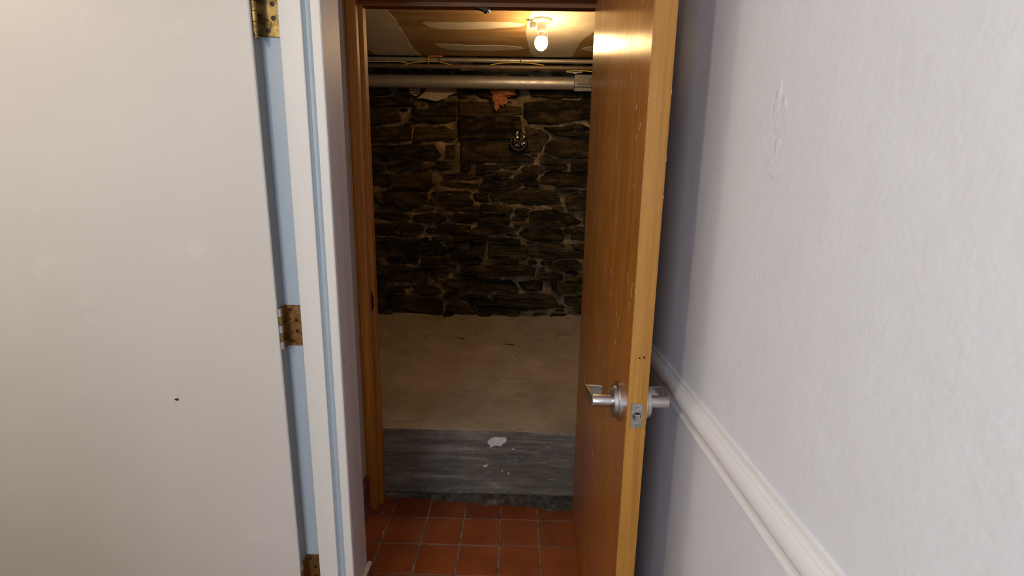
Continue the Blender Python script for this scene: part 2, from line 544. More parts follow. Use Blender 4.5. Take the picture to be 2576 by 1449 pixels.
# ------------------------------------------------------------------ crawl space
def fz(x, y):
    e = max(0., min(1., (y - 3.55) / .42))
    n = noise.noise(Vector((x * 3, y * 3, 0))) * .006 + noise.noise(Vector((x * 14, y * 14, 3))) * .0022
    return .331 + n + e * e * (.045 + .03 * noise.noise(Vector((x * 4, 9, 2)))) + .006 * min(1, max(0, (y - 2.03) / .15))
FL2 = struct('floor', G().grid(lambda u, v: (-1.62 + 2.66 * u, 2.038 + 1.96 * v, fz(-1.62 + 2.66 * u, 2.038 + 1.96 * v)), 190, 150), 'dusty_concrete',
             'raised dusty brown concrete floor of the crawl space behind the doorway', 'floor', smooth=True, fix=False)
def riser(u, v):
    x = -1.62 + 2.66 * u
    t = v
    lip = .331 + noise.noise(Vector((x * 14, 2.038 * 14, 3))) * .0022 + noise.noise(Vector((x * 3, 2.038 * 3, 0))) * .006
    n = noise.noise(Vector((x * 6, t * 9, 5))) * .0035 + noise.noise(Vector((x * 25, t * 50, 8))) * .0012
    if t > .96:
        return (x, 2.030 + .008 * (t - .96) / .04, lip - .006 + .006 * (t - .96) / .04)
    zz = (lip - .006) * t / .96
    foot = .016 * max(0, 1 - abs(zz - .030) / .012) * (.7 + .5 * noise.noise(Vector((x * 8, 1, 1)))) if zz > .018 else .010
    return (x, 2.029 + n - foot, zz)
RIS = mk('step_riser', G().grid(riser, 240, 110), 'grey_concrete', FL2, smooth=True, fix=False, label='grey trowelled concrete step face')
def chip(poly, y, name='paint_chip', mat='chip_white', par=None):
    par = par or FL2
    return mk(name, G().prism(poly, 'y', y - .0035, y + .006), mat, par)
rag = random.Random(8)
pc = [(-.121, .292), (-.108, .303), (-.094, .310), (-.07, .308), (-.044, .309), (-.040, .297), (-.046, .284), (-.06, .276), (-.066, .264), (-.085, .268), (-.098, .266), (-.113, .256), (-.117, .268), (-.127, .279)]
chip(pc, 2.027)
for cx, cz, w, h in ((-.134, .165, .014, .004), (-.03, .131, .006, .005), (-.114, .030, .010, .007), (-.01, .252, .011, .003), (-.128, .172, .005, .003), (-.06, .14, .004, .002)):
    chip([(cx + w * math.cos(a) * rag.uniform(.6, 1.1), cz + h * math.sin(a) * rag.uniform(.6, 1.1)) for a in [k * math.pi / 4 for k in range(8)]], 2.026)
def fil(u, v):
    x = -.60 + 1.02 * u
    d = .012 + .075 * max(0, min(1, (x + .55) / .8)) + .010 * noise.noise(Vector((x * 9, 0, 4)))
    h = .028 + .010 * noise.noise(Vector((x * 5, 3, 4)))
    a = v * math.pi / 2
    k = 1 + .25 * noise.noise(Vector((x * 22, v * 5, 1))) + .12 * noise.noise(Vector((x * 70, v * 9, 4)))
    return (x, 2.032 - d * math.cos(a) ** 1.3 * k, -.002 + h * math.sin(a) ** 1.6 * k)
mk('grime_fillet', G().grid(fil, 160, 10), 'grime', FL2, smooth=True, fix=False, label='dark grime and mortar heaped at the foot of the step')

SW = struct('wall_far', G().grid(lambda u, v: (-1.66 + 2.74 * u, 3.928 + .026 * noise.noise(Vector((u * 26, v * 30, 0))) + .014 * noise.noise(Vector((u * 80, v * 95, 5))), .2 + 2.27 * v), 230, 190),
            'lime_mortar', 'brown lime mortar bed of the dark rubble stone wall behind the doorway', 'wall', smooth=True, fix=False, origin=(-.3, 3.93, .3))
STONES = """-1187,2025 -930,2041 -818,2009 -812,1976 -1127,1965 -1227,1971
-818,2003 -733,2027 -642,2012 -564,2019 -494,2014 -494,1910 -750,1906 -827,1929
-1182,1958 -947,1954 -920,1901 -914,1867 -1164,1836
-828,1899 -792,1908 -501,1906 -498,1880 -608,1861 -786,1865 -828,1882
-1201,1768 -1186,1826 -837,1824 -836,1732 -1237,1714
-819,1834 -580,1841 -538,1811 -485,1771 -510,1740 -822,1728
-1231,1681 -855,1700 -668,1703 -640,1659 -612,1617 -756,1608 -1180,1599
-571,1694 -510,1699 -508,1598 -576,1601
-995,1594 -800,1601 -692,1588 -757,1566 -981,1567
-1224,1559 -1126,1557 -1026,1541 -1034,1506 -1183,1497
-945,1557 -829,1565 -685,1540 -715,1507 -889,1515 -1011,1535
-656,1582 -540,1577 -569,1562 -641,1561
-1174,1469 -1021,1478 -1015,1429 -1024,1379 -1185,1376
-1006,1475 -817,1481 -729,1497 -686,1490 -684,1384 -761,1372 -1010,1375
-1260,1353 -1183,1362 -1080,1248 -1249,1245
-1073,1342 -952,1358 -762,1354 -726,1326 -734,1261 -808,1238 -926,1229 -1058,1256
-472,2014 -254,2010 -1,1980 0,1930 -113,1915 -473,1910
-473,1893 -14,1913 3,1805 -82,1746 -467,1740
-460,1727 -196,1734 -81,1708 -66,1667 20,1641 100,1607 93,1579 -180,1579 -461,1578
13,2007 222,2036 615,2028 561,1921 403,1892 214,1862 51,1860 15,1913
16,1846 151,1831 209,1774 203,1753 148,1670 77,1655 47,1710 31,1806
165,1835 313,1843 404,1868 420,1831 315,1803 223,1800
425,1865 578,1827 456,1818 413,1821
223,1788 308,1799 406,1809 603,1814 621,1787 415,1770 280,1772
183,1712 231,1747 408,1767 634,1780 645,1633 322,1614 213,1644 177,1664
387,1598 415,1612 566,1622 616,1521 383,1517
143,1608 170,1643 265,1603 345,1573 324,1558 180,1556 151,1570
180,1542 252,1550 352,1559 346,1534 253,1526 188,1528
-454,1561 -389,1565 -382,1523 -403,1505 -458,1508
-345,1555 -237,1564 -173,1561 -161,1533 -194,1522 -338,1524
-154,1548 -129,1562 -7,1567 -7,1550 -35,1521 -122,1531
4,1529 29,1561 94,1569 144,1545 170,1528 171,1507 95,1513 16,1508
-353,1506 -223,1508 -222,1497 -338,1489
-266,1483 -179,1505 -71,1500 -92,1471 -193,1463 -287,1468
-49,1472 9,1501 95,1502 132,1482 111,1457 10,1434 -34,1451
32,1420 82,1446 133,1443 141,1404 32,1399
150,1468 189,1504 246,1519 325,1513 623,1517 605,1401 330,1396 151,1426
-599,1460 -563,1482 -396,1495 -295,1489 -273,1475 -302,1457 -432,1446 -571,1444
-618,1424 -469,1426 -331,1411 -324,1391 -353,1380 -542,1386 -618,1399
-315,1390 -287,1447 -193,1457 -70,1457 -33,1430 -4,1409 -47,1380 -141,1364 -251,1359 -302,1372
-229,1345 -163,1352 -18,1372 84,1384 236,1370 296,1328 320,1264 160,1250 -31,1265 -214,1284 -236,1320
258,1383 402,1385 468,1372 367,1356 266,1360
354,1329 396,1355 567,1347 603,1232 372,1229 352,1279
-712,1283 -652,1320 -543,1329 -433,1327 -375,1289 -367,1260 -448,1244 -573,1246 -676,1255
-630,1349 -411,1360 -382,1342 -543,1338
-360,1339 -251,1344 -247,1283 -294,1275 -353,1289
-309,1254 -177,1252 -59,1236 -73,1200 -176,1183 -301,1188
-37,1222 29,1232 80,1218 66,1198 -29,1200
-1112,1241 -985,1247 -963,1222 -1060,1210
-955,1240 -838,1231 -846,1202 -949,1206
-830,1232 -720,1230 -661,1231 -676,1212 -824,1206
-617,1224 -455,1238 -323,1247 -316,1193 -433,1198 -581,1208
-37,1194 44,1197 66,1181 37,1172 -22,1178
77,1203 131,1218 307,1218 366,1201 479,1137 472,1115 341,1091 179,1095 83,1116 74,1159
-1199,1175 -987,1174 -869,1165 -863,1129 -1033,1119 -1193,1138
-847,1158 -765,1182 -618,1177 -574,1141 -619,1113 -767,1109 -840,1129
-563,1156 -485,1181 -353,1175 -341,1130 -382,1106 -471,1110 -537,1127
-330,1163 -235,1177 -132,1181 -73,1142 -87,1098 -175,1083 -323,1090
-58,1163 59,1170 45,1131 -58,1132
-50,1113 60,1121 72,1101 -42,1095
-1218,1086 -967,1100 -841,1095 -753,1065 -769,1027 -844,1000 -993,995 -1189,998
-641,1081 -574,1099 -390,1084 -386,1028 -508,1023 -620,1045
-373,1070 -175,1074 -72,1082 -27,1059 -175,1032 -373,1030
-42,1095 2,1091 -5,1074 -35,1075
-1,1041 46,1080 268,1081 327,1072 347,1017 338,980 197,971 86,984 3,1019
338,1069 378,1083 423,1070 409,1042 358,1041
437,1092 647,1102 614,1073 430,1064
410,1033 453,1056 647,1059 644,978 404,996
-1211,981 -993,988 -990,968 -1194,968
-1218,951 -1017,962 -973,927 -974,893 -1200,887
-965,953 -934,969 -725,963 -658,955 -592,911 -585,862 -660,851 -923,854 -963,897
-695,995 -546,1000 -546,978 -680,971
-523,1003 -360,1011 -256,999 -263,973 -397,971 -516,980
-248,988 -174,999 -3,987 4,959 -100,957 -241,970
-584,960 -434,965 -420,931 -547,921 -580,934
-397,958 -263,960 -267,906 -397,918
-558,901 -472,906 -285,890 -285,853 -495,844 -555,867
-247,944 34,951 68,923 55,836 15,821 -246,836
143,924 157,958 242,962 353,956 358,936 340,907 158,898
398,957 570,965 588,889 415,901
77,889 125,896 274,889 348,892 634,879 556,843 350,839 276,825 171,836 77,856
-1156,870 -929,875 -908,845 -938,831 -1211,834
-889,852 -795,855 -789,841 -878,835
-1082,823 -923,839 -803,823 -816,773 -925,765 -1076,775
-781,814 -660,844 -510,828 -506,809 -623,799 -774,781
-786,768 -623,781 -499,773 -507,748 -699,744
-486,821 -322,835 -294,811 -337,781 -473,787
-268,810 -23,820 -9,795 -172,789
71,814 127,823 141,796 83,784
252,768 299,811 448,828 497,803 486,766 354,741 279,747
-469,732 -413,769 -172,781 45,781 125,754 113,701 -171,693 -360,705 -450,718
-1189,745 -1001,758 -760,738 -749,688 -735,629 -747,615 -929,633 -1213,635
-741,731 -567,728 -545,715 -579,701 -730,702
-522,712 -458,698 -337,685 -334,675 -436,673 -504,691
-712,687 -602,682 -617,669 -701,668
155,732 347,715 356,678 334,658 221,662 141,690
374,694 591,735 588,669 432,660 375,673
-637,633 -572,655 -451,652 -322,666 -65,657 -19,610 1,568 -170,564 -436,572 -588,583
-1,639 176,664 190,637 184,579 42,576 15,610
324,624 364,657 658,652 568,607 436,568 368,567
256,650 305,645 299,602 268,601
269,581 299,597 349,555 324,535
-1199,591 -1007,589 -884,597 -885,579 -1007,569 -1174,574
-1225,552 -931,560 -917,534 -1176,525
-866,590 -747,604 -649,573 -623,544 -657,523 -780,520 -863,533
-607,550 -489,553 -497,526 -596,527
-478,553 -284,560 -250,528 -261,513 -474,517
-181,551 -3,562 -18,549 -170,539
-219,532 -170,528 -3,544 209,549 286,521 317,470 289,448 60,435 -123,439 -177,489
351,524 399,545 513,533 517,443 387,464 352,493
-1079,494 -948,519 -665,509 -628,466 -615,396 -629,374 -860,376 -998,373 -1081,401
-1190,500 -1095,502 -1099,395 -1231,384
-402,500 -307,508 -185,495 -173,468 -245,453 -352,451 -389,470
-578,441 -536,495 -413,482 -377,439 -341,370 -437,376 -579,403
-341,430 -169,440 -16,421 14,385 -61,362 -230,388 -322,402
-328,386 -245,383 -214,362 -260,334 -328,348
315,443 372,459 386,439 350,432
442,430 517,440 520,388 467,399
-995,357 -629,364 -706,345 -938,341
-119,419 22,426 285,433 213,413 61,404
-1178,372 -1014,365 -1030,340 -1205,337
933,573 921,594 759,611 663,595 643,577 667,532 840,528 906,532
1095,1026 1040,1068 843,1064 808,1023 858,1000 1028,998
-643,2382 -699,2434 -968,2425 -999,2406 -973,2361 -725,2354
1226,1195 1212,1225 952,1234 845,1224 819,1178 839,1138 944,1127 1184,1138
-1078,2346 -1132,2372 -1362,2373 -1443,2349 -1389,2305 -1119,2304
-978,2074 -1039,2130 -1254,2134 -1332,2127 -1379,2105 -1363,2056 -1216,2047 -1032,2053
943,1799 944,1831 754,1841 699,1835 649,1795 692,1736 802,1723 930,1736
1152,2168 1141,2211 879,2229 785,2216 740,2189 793,2138 888,2130 1128,2139
925,2380 861,2407 695,2411 535,2388 544,2327 645,2309 892,2314
1057,2084 1046,2109 830,2116 763,2108 729,2080 758,2029 827,2029 1043,2033
-22,2072 -55,2134 -236,2134 -296,2131 -354,2073 -301,2039 -230,2038 -37,2050
1078,814 1030,863 915,864 706,863 675,807 726,784 813,774 1045,783
-1235,631 -1315,652 -1544,652 -1606,598 -1574,580 -1279,577
368,2295 347,2343 152,2358 63,2342 24,2297 48,2271 237,2260 323,2267
-1221,782 -1259,828 -1414,833 -1515,827 -1546,787 -1511,761 -1318,750 -1238,759
-1255,1894 -1286,1925 -1417,1937 -1530,1907 -1530,1844 -1464,1826 -1276,1837
983,1659 959,1691 726,1692 673,1630 734,1609 959,1613
-30,2302 -77,2325 -269,2333 -424,2306 -403,2259 -308,2251 -64,2253
1081,1375 1056,1422 881,1425 781,1419 764,1358 855,1342 1035,1346
-859,2251 -886,2281 -1113,2288 -1189,2277 -1235,2214 -1215,2192 -1088,2181 -880,2191
-540,2212 -579,2279 -684,2287 -832,2269 -831,2213 -824,2190 -642,2186 -561,2193
-1344,1024 -1352,1040 -1567,1050 -1604,1038 -1620,982 -1502,965 -1360,974
423,2077 410,2115 204,2129 94,2124 51,2091 76,2053 277,2044 425,2053
-1284,1444 -1322,1517 -1459,1520 -1575,1515 -1612,1465 -1573,1415 -1467,1408 -1295,1418
-1270,2184 -1380,2240 -1641,2230 -1667,2206 -1637,2162 -1343,2158
185,2194 150,2208 -86,2209 -97,2160 -28,2140 138,2140
-1389,2009 -1439,2042 -1734,2040 -1782,1995 -1719,1971 -1458,1966
-1344,385 -1411,409 -1629,404 -1704,361 -1646,327 -1406,326
-1295,1705 -1337,1751 -1632,1753 -1686,1713 -1658,1684 -1391,1680
-635,2077 -699,2144 -902,2142 -927,2100 -890,2048 -671,2043
755,2253 701,2292 472,2287 402,2261 442,2204 723,2207
1117,1506 1099,1526 905,1540 782,1524 748,1495 790,1449 1001,1441 1085,1452
-1384,1289 -1409,1339 -1583,1346 -1635,1343 -1669,1292 -1646,1273 -1538,1261 -1402,1274
-1344,526 -1380,559 -1674,554 -1689,488 -1613,469 -1380,466
1133,396 1088,442 833,440 741,421 753,347 814,338 1093,342
-96,2404 -149,2423 -403,2433 -486,2415 -475,2350 -379,2337 -142,2343
1195,923 1115,975 942,970 862,921 950,886 1119,878
-1338,1123 -1387,1197 -1591,1203 -1638,1133 -1600,1098 -1383,1107
-1418,2111 -1435,2141 -1636,2154 -1695,2138 -1716,2072 -1639,2057 -1458,2054
1124,1956 1060,1988 828,1990 725,1942 780,1900 1070,1900
1028,719 939,744 748,751 627,731 631,675 718,663 987,667
957,1289 941,1310 858,1312 658,1312 617,1289 641,1251 852,1244 940,1251
333,2380 309,2422 173,2433 114,2423 105,2378 120,2365 223,2359 310,2363
-1353,709 -1378,737 -1554,740 -1595,725 -1542,694 -1400,689
-1495,2408 -1506,2423 -1622,2427 -1663,2416 -1659,2373 -1630,2364 -1508,2366
-365,2089 -394,2105 -509,2104 -564,2100 -584,2087 -580,2067 -457,2061 -371,2067
1145,1585 1127,1601 1043,1601 926,1598 904,1586 933,1550 1058,1543 1120,1550
808,1183 792,1232 680,1240 637,1233 612,1194 626,1172 683,1157 791,1166
-1249,1377 -1269,1394 -1439,1397 -1467,1365 -1412,1350 -1286,1351
1061,494 1047,508 887,515 850,472 896,445 1031,449
637,2128 616,2147 492,2148 454,2116 474,2092 603,2090
-1447,1603 -1466,1645 -1572,1658 -1634,1646 -1659,1599 -1630,1578 -1539,1578 -1460,1588
-1491,2287 -1503,2334 -1646,2339 -1693,2328 -1693,2277 -1643,2260 -1505,2274
709,1888 675,1905 541,1908 510,1901 507,1873 576,1859 687,1864
-265,2201 -295,2218 -342,2227 -490,2220 -513,2183 -495,2168 -353,2166 -291,2169
760,476 753,504 705,506 600,500 600,491 608,461 701,454 740,460
-449,2322 -490,2348 -627,2350 -680,2345 -693,2315 -651,2305 -492,2307
-1287,866 -1301,895 -1424,898 -1486,892 -1500,867 -1463,853 -1390,853 -1297,858
-1467,918 -1491,935 -1620,936 -1651,901 -1616,886 -1509,888
389,2203 354,2221 236,2225 211,2182 238,2153 352,2156
1140,2335 1108,2353 961,2355 917,2341 951,2308 1102,2308
823,961 813,975 710,982 634,972 623,940 646,928 761,920 799,927
70,2373 47,2413 -75,2420 -108,2375 -77,2339 54,2348
1035,2260 1026,2291 889,2299 849,2294 827,2278 838,2246 960,2242 1014,2244
-1216,1809 -1253,1823 -1381,1823 -1423,1807 -1366,1766 -1237,1766
888,1583 867,1600 818,1600 674,1598 666,1586 677,1553 803,1551 871,1556
743,1996 730,2003 652,2004 639,1984 652,1976 720,1975
781,1001 772,1019 694,1020 674,1016 665,998 703,995 775,997
-1303,940 -1322,952 -1404,955 -1425,944 -1408,919 -1326,921
-1163,2397 -1177,2412 -1256,2413 -1289,2394 -1270,2388 -1185,2386
842,1102 815,1121 707,1119 700,1109 726,1092 825,1092
-1408,1074 -1430,1095 -1491,1096 -1519,1091 -1518,1063 -1487,1059 -1431,1057
-1299,1247 -1308,1261 -1388,1263 -1416,1244 -1397,1235 -1310,1235
-1231,1043 -1236,1061 -1268,1066 -1335,1061 -1343,1041 -1330,1032 -1268,1028 -1243,1034
809,1048 799,1069 760,1071 699,1068 688,1049 701,1035 773,1033 799,1036
479,2377 455,2386 391,2384 384,2364 391,2356 469,2354
727,1953 713,1963 623,1965 610,1941 622,1927 703,1929
397,375 366,383 284,384 251,364 270,356 370,357
-777,2327 -782,2339 -865,2343 -897,2330 -883,2311 -795,2311
783,1437 774,1442 730,1447 679,1441 668,1434 679,1418 745,1415 766,1418
-1246,674 -1264,697 -1358,697 -1380,683 -1360,663 -1262,666
1067,2378 1052,2405 1021,2406 938,2405 933,2379 940,2370 1014,2364 1049,2368
-727,2171 -746,2180 -806,2181 -816,2176 -821,2159 -793,2151 -739,2155
516,2325 484,2335 421,2337 390,2326 421,2300 503,2300
595,1176 578,1203 525,1202 489,1196 492,1167 507,1161 583,1161
-1230,1529 -1246,1554 -1306,1555 -1329,1550 -1334,1525 -1301,1516 -1243,1518
1047,1754 1038,1782 971,1783 952,1776 953,1751 980,1738 1041,1742
-365,2126 -383,2146 -442,2148 -457,2139 -440,2118 -374,2118
-558,2145 -564,2163 -617,2167 -639,2163 -651,2144 -642,2137 -592,2131 -561,2138
-524,1539 -553,1553 -642,1553 -674,1546 -670,1525 -608,1517 -541,1519
-1505,1389 -1510,1393 -1551,1399 -1577,1397 -1588,1379 -1577,1369 -1529,1368 -1512,1370
983,1101 966,1110 893,1110 889,1090 899,1080 961,1081
-1423,441 -1430,457 -1489,463 -1525,453 -1524,426 -1503,422 -1439,422
1107,1707 1085,1732 1001,1729 989,1718 1018,1688 1098,1691
-1467,1949 -1479,1958 -1574,1957 -1594,1938 -1578,1931 -1485,1930
-1543,829 -1553,849 -1610,848 -1628,843 -1628,822 -1609,815 -1556,815
1087,1643 1072,1650 1025,1650 989,1645 988,1626 1028,1622 1080,1625
1067,1847 1051,1862 985,1861 969,1845 996,1821 1057,1823
-1213,731 -1221,737 -1274,741 -1296,721 -1286,710 -1224,707
806,646 779,656 698,655 675,635 693,628 773,626
835,886 830,908 755,910 743,903 742,880 758,875 829,877
926,1863 889,1891 821,1890 785,1879 823,1851 890,1853
1105,750 1077,766 1006,764 989,758 1007,734 1086,734
-1202,1951 -1208,1963 -1288,1965 -1312,1957 -1318,1943 -1277,1935 -1220,1934
710,1350 699,1371 629,1373 599,1368 599,1343 636,1332 704,1338
-1238,415 -1254,440 -1312,437 -1326,430 -1317,406 -1251,406
658,534 641,552 529,551 520,547 540,527 644,528
1012,628 1008,636 963,643 912,639 907,626 914,602 957,598 1003,598
612,755 601,779 548,782 529,777 523,755 527,746 576,742 611,747
620,2183 601,2193 538,2199 497,2192 484,2174 503,2157 531,2156 609,2161
-1230,2020 -1236,2030 -1255,2031 -1316,2030 -1320,2008 -1306,1993 -1291,1993 -1238,1997
-1125,774 -1135,792 -1195,795 -1213,788 -1216,767 -1184,762 -1138,761
-507,2386 -516,2394 -551,2398 -609,2396 -622,2386 -607,2368 -555,2368 -525,2370
-1279,1656 -1302,1679 -1369,1678 -1377,1651 -1360,1641 -1302,1641
-1240,2286 -1260,2296 -1331,2296 -1348,2280 -1339,2265 -1253,2263
-1220,1593 -1251,1599 -1314,1599 -1342,1584 -1324,1573 -1234,1574
244,365 221,384 130,384 110,367 147,356 219,355
-1469,1546 -1475,1553 -1527,1556 -1597,1553 -1604,1546 -1589,1528 -1520,1526 -1484,1530
694,2061 680,2074 618,2076 600,2048 618,2040 681,2042
-1017,2150 -1025,2167 -1096,2171 -1114,2167 -1133,2150 -1124,2144 -1054,2138 -1023,2143
-148,2158 -163,2173 -236,2172 -260,2167 -253,2152 -229,2146 -158,2148
259,796 251,814 193,818 175,814 172,790 192,781 248,784
-1251,1159 -1269,1180 -1328,1181 -1335,1170 -1328,1149 -1266,1148
-1152,1204 -1162,1223 -1218,1222 -1241,1220 -1241,1201 -1214,1196 -1166,1197
-1490,1780 -1499,1797 -1584,1800 -1618,1796 -1621,1789 -1616,1772 -1578,1767 -1498,1772
-458,2244 -475,2264 -534,2261 -543,2255 -536,2234 -465,2232
728,1518 722,1530 656,1531 638,1527 635,1498 659,1490 718,1495
-1230,985 -1242,1003 -1316,1006 -1331,997 -1335,981 -1312,975 -1250,977
692,1125 683,1140 609,1142 585,1119 601,1110 676,1107
-1247,470 -1256,488 -1299,489 -1346,484 -1346,468 -1319,462 -1257,465
-1325,2396 -1338,2408 -1371,2408 -1452,2407 -1466,2387 -1458,2380 -1373,2379 -1335,2382
749,2142 728,2160 664,2156 654,2138 664,2130 730,2131
-526,365 -539,386 -606,385 -612,366 -601,351 -534,352
818,2287 811,2303 764,2307 740,2302 735,2281 740,2275 791,2272 810,2275
579,1121 565,1145 501,1148 495,1135 504,1109 563,1108
-1534,1225 -1557,1236 -1639,1237 -1657,1229 -1639,1211 -1551,1212
685,393 678,415 624,416 602,412 601,393 612,376 638,375 681,380
-901,2340 -907,2351 -954,2353 -974,2350 -986,2326 -974,2315 -937,2313 -906,2317
-1390,1553 -1403,1578 -1463,1575 -1473,1568 -1456,1543 -1405,1545
1065,530 1052,549 1003,552 961,551 945,540 963,523 1019,522 1045,521
-1449,1217 -1452,1243 -1521,1242 -1530,1234 -1521,1208 -1458,1208
-639,1047 -651,1062 -725,1066 -741,1037 -726,1026 -655,1027
-541,511 -548,516 -582,517 -603,515 -613,511 -604,500 -583,499 -545,501
64,1661 53,1671 23,1672 4,1668 0,1656 18,1651 60,1652
-864,1948 -873,1958 -895,1959 -910,1957 -913,1952 -909,1941 -889,1940 -870,1940
543,1369 534,1376 503,1376 479,1374 471,1371 477,1362 506,1360 540,1361
-652,1340 -658,1347 -685,1345 -697,1338 -690,1324 -661,1324
461,732 453,737 403,739 376,733 378,719 400,717 459,718
-569,2039 -583,2046 -623,2045 -632,2035 -619,2030 -576,2030
-1073,612 -1084,616 -1116,617 -1135,616 -1140,611 -1134,602 -1119,601 -1082,602
508,2061 503,2072 477,2072 464,2073 459,2065 462,2054 490,2052 503,2055
377,410 373,413 318,413 307,411 303,402 319,399 371,399
-1026,1585 -1028,1589 -1047,1592 -1074,1589 -1074,1585 -1069,1572 -1046,1571 -1028,1574
-418,2047 -427,2055 -471,2055 -485,2052 -485,2035 -472,2033 -426,2034
-82,2016 -87,2022 -138,2024 -158,2021 -163,2014 -158,2008 -108,2006 -84,2009
205,751 192,760 157,758 152,753 164,738 197,739
104,965 100,968 61,968 59,964 62,956 96,956
337,1232 321,1248 267,1246 254,1239 258,1226 317,1224
124,1633 120,1639 109,1640 83,1639 80,1629 83,1622 95,1621 119,1622
-842,1851 -843,1863 -855,1864 -882,1863 -887,1858 -885,1843 -859,1839 -846,1843
150,1234 144,1243 113,1245 100,1244 94,1240 99,1231 130,1227 146,1230
-719,977 -728,990 -745,990 -784,989 -790,980 -787,974 -762,970 -726,972
-753,1713 -759,1721 -805,1722 -824,1720 -831,1712 -821,1707 -801,1707 -757,1708
-12,1022 -21,1033 -73,1035 -97,1033 -96,1028 -94,1017 -71,1015 -22,1016"""
def make_stone(pts, k):
    r = random.Random(k)
    out = []
    n = len(pts)
    for i in range(n):
        a, b = pts[i], pts[(i + 1) % n]
        L = math.hypot(b[0] - a[0], b[1] - a[1])
        m = 1 if L < .05 else (2 if L < .13 else 4)
        for q in range(m):
            t = q / m
            jx = jz = 0
            if q:
                jz = r.uniform(-.006, .006)
                jx = r.uniform(-.004, .004)
            out.append((a[0] + (b[0] - a[0]) * t + jx, a[1] + (b[1] - a[1]) * t + jz))
    ar = sum(out[i][0] * out[(i + 1) % len(out)][1] - out[(i + 1) % len(out)][0] * out[i][1] for i in range(len(out)))
    if ar < 0: out.reverse()
    n = len(out)
    cx = sum(p[0] for p in out) / n
    cz = sum(p[1] for p in out) / n
    w = max(p[0] for p in out) - min(p[0] for p in out)
    h = max(p[1] for p in out) - min(p[1] for p in out)
    dep = r.uniform(.020, .065) * (1 if h > .03 else .6)
    tx, tz = r.uniform(-.016, .016), r.uniform(-.008, .024)
    r0 = r.uniform(150, 320)
    g = G()
    vs, fs = [], []
    for ring, (d, s) in enumerate(((-.03, 0.), (dep * .7, .0), (dep, .008))):
        for i, (x, z) in enumerate(out):
            dx, dz = cx - x, cz - z
            L = math.hypot(dx, dz) + 1e-6
            kk = min(s / L, .4)
            yy = d
            if ring:
                yy = d + .006 * math.sin(z * r0 + x * 9) + tx * (x - cx) / (w / 2 + 1e-4) + tz * (cz - z) / (h / 2 + 1e-4) + r.uniform(-.004, .004)
            if ring == 1: kk -= .0035 / L
            vs.append((x + dx * kk, 3.935 - yy, z + dz * kk))
    # inner ring and two ridge points
    for i, (x, z) in enumerate(out):
        vs.append((cx + (x - cx) * .55, 3.935 - dep - r.uniform(-.003, .009), cz + (z - cz) * .5))
    c = len(vs)
    vs.append((cx, 3.935 - dep - r.uniform(-.002, .008), cz))
    for ring in range(3):
        for i in range(n):
            j = (i + 1) % n
            a0, a1 = ring * n, (ring + 1) * n
            fs.append((a0 + i, a0 + j, a1 + j, a1 + i))
    for i in range(n):
        fs.append((3 * n + i, 3 * n + (i + 1) % n, c))
    g.add(vs, fs)
    return mk('stone', g, 'slate', SW, origin=(cx, 3.935, cz))
for k, line in enumerate(STONES.split('\n')):
    make_stone([tuple(float(q) / 1000 for q in p.split(',')) for p in line.split()], k)

struct('wall_left', G().box(-1.75, -1.6, 2.02, 4.05, .2, 2.5), 'lime_mortar', 'rough dim side wall at the left end of the crawl space', 'wall')
struct('wall_right', G().box(1.02, 1.15, 2.02, 4.05, .2, 2.5), 'lime_mortar', 'rough dim side wall at the right end of the crawl space', 'wall')
struct('wall_back', G().box(-1.75, -.66, 2.022, 2.03, 0, 2.30).box(.345, 1.15, 2.022, 2.03, 0, 2.30).box(-.66, .345, 2.022, 2.03, 2.115, 2.30), 'drywall_paper',
       'back of the door wall facing the crawl space', 'wall')
CE2 = struct('ceiling', G().box(-1.75, 1.15, 2.02, 3.69, 2.28, 2.293), 'drywall_paper', 'low ceiling of unpainted brown drywall above the bare bulb', 'ceiling', origin=(-.3, 2.9, 2.28))
struct('ceiling', G().box(-1.75, 1.15, 3.60, 4.05, 2.44, 2.5), 'dark_sill', 'dark wooden sill board above the pipes at the stone wall', 'ceiling')
def patch(poly, lab=None):
    # joint compound: a thin raised skin with a soft wandering edge
    r = random.Random(len(poly))
    out = []
    for i in range(len(poly)):
        a, b = poly[i], poly[(i + 1) % len(poly)]
        for q in range(4):
            t = q / 4
            x, y = a[0] + (b[0] - a[0]) * t, a[1] + (b[1] - a[1]) * t
            out.append((x + .006 * noise.noise(Vector((x * 12, y * 12, 1))), y + .006 * noise.noise(Vector((x * 12, y * 12, 7)))))
    return mk('joint_compound', G().prism(out, 'z', 2.2785, 2.2801), 'compound', CE2, label=lab)
patch([(-1.25, 2.2), (-.66, 2.2), (-.70, 2.737), (-.699, 2.814), (-.695, 2.904), (-.706, 3.034), (-.711, 3.195), (-.719, 3.355), (-.722, 3.509), (-.708, 3.689), (-1.001, 3.689), (-1.027, 3.643), (-1.03, 3.547), (-1.208, 3.486)],
      'broad pale band of joint compound')
patch([(-.565, 2.962), (-.541, 2.949), (-.399, 2.953), (-.243, 2.938), (-.065, 2.938), (-.014, 2.958), (.006, 2.99), (-.041, 3.022), (-.147, 3.047), (-.309, 3.079), (-.443, 3.079), (-.509, 3.06), (-.537, 3.036), (-.551, 2.998)])
patch([(-.56, 3.39), (-.488, 3.387), (-.342, 3.413), (-.163, 3.405), (-.074, 3.416), (-.02, 3.443), (.01, 3.475), (-.076, 3.514), (-.231, 3.54), (-.386, 3.54), (-.477, 3.526), (-.527, 3.489), (-.551, 3.445)])
patch([(.10, 2.2), (.43, 2.2), (.429, 2.721), (.482, 3.022), (.407, 3.077), (.395, 3.15), (.367, 3.227), (.353, 3.35), (.347, 3.505), (.334, 3.688), (.083, 3.688), (.048, 3.567), (.033, 3.386), (.012, 3.093), (.03, 2.878)],
      'broad pale band of joint compound by the bulb')
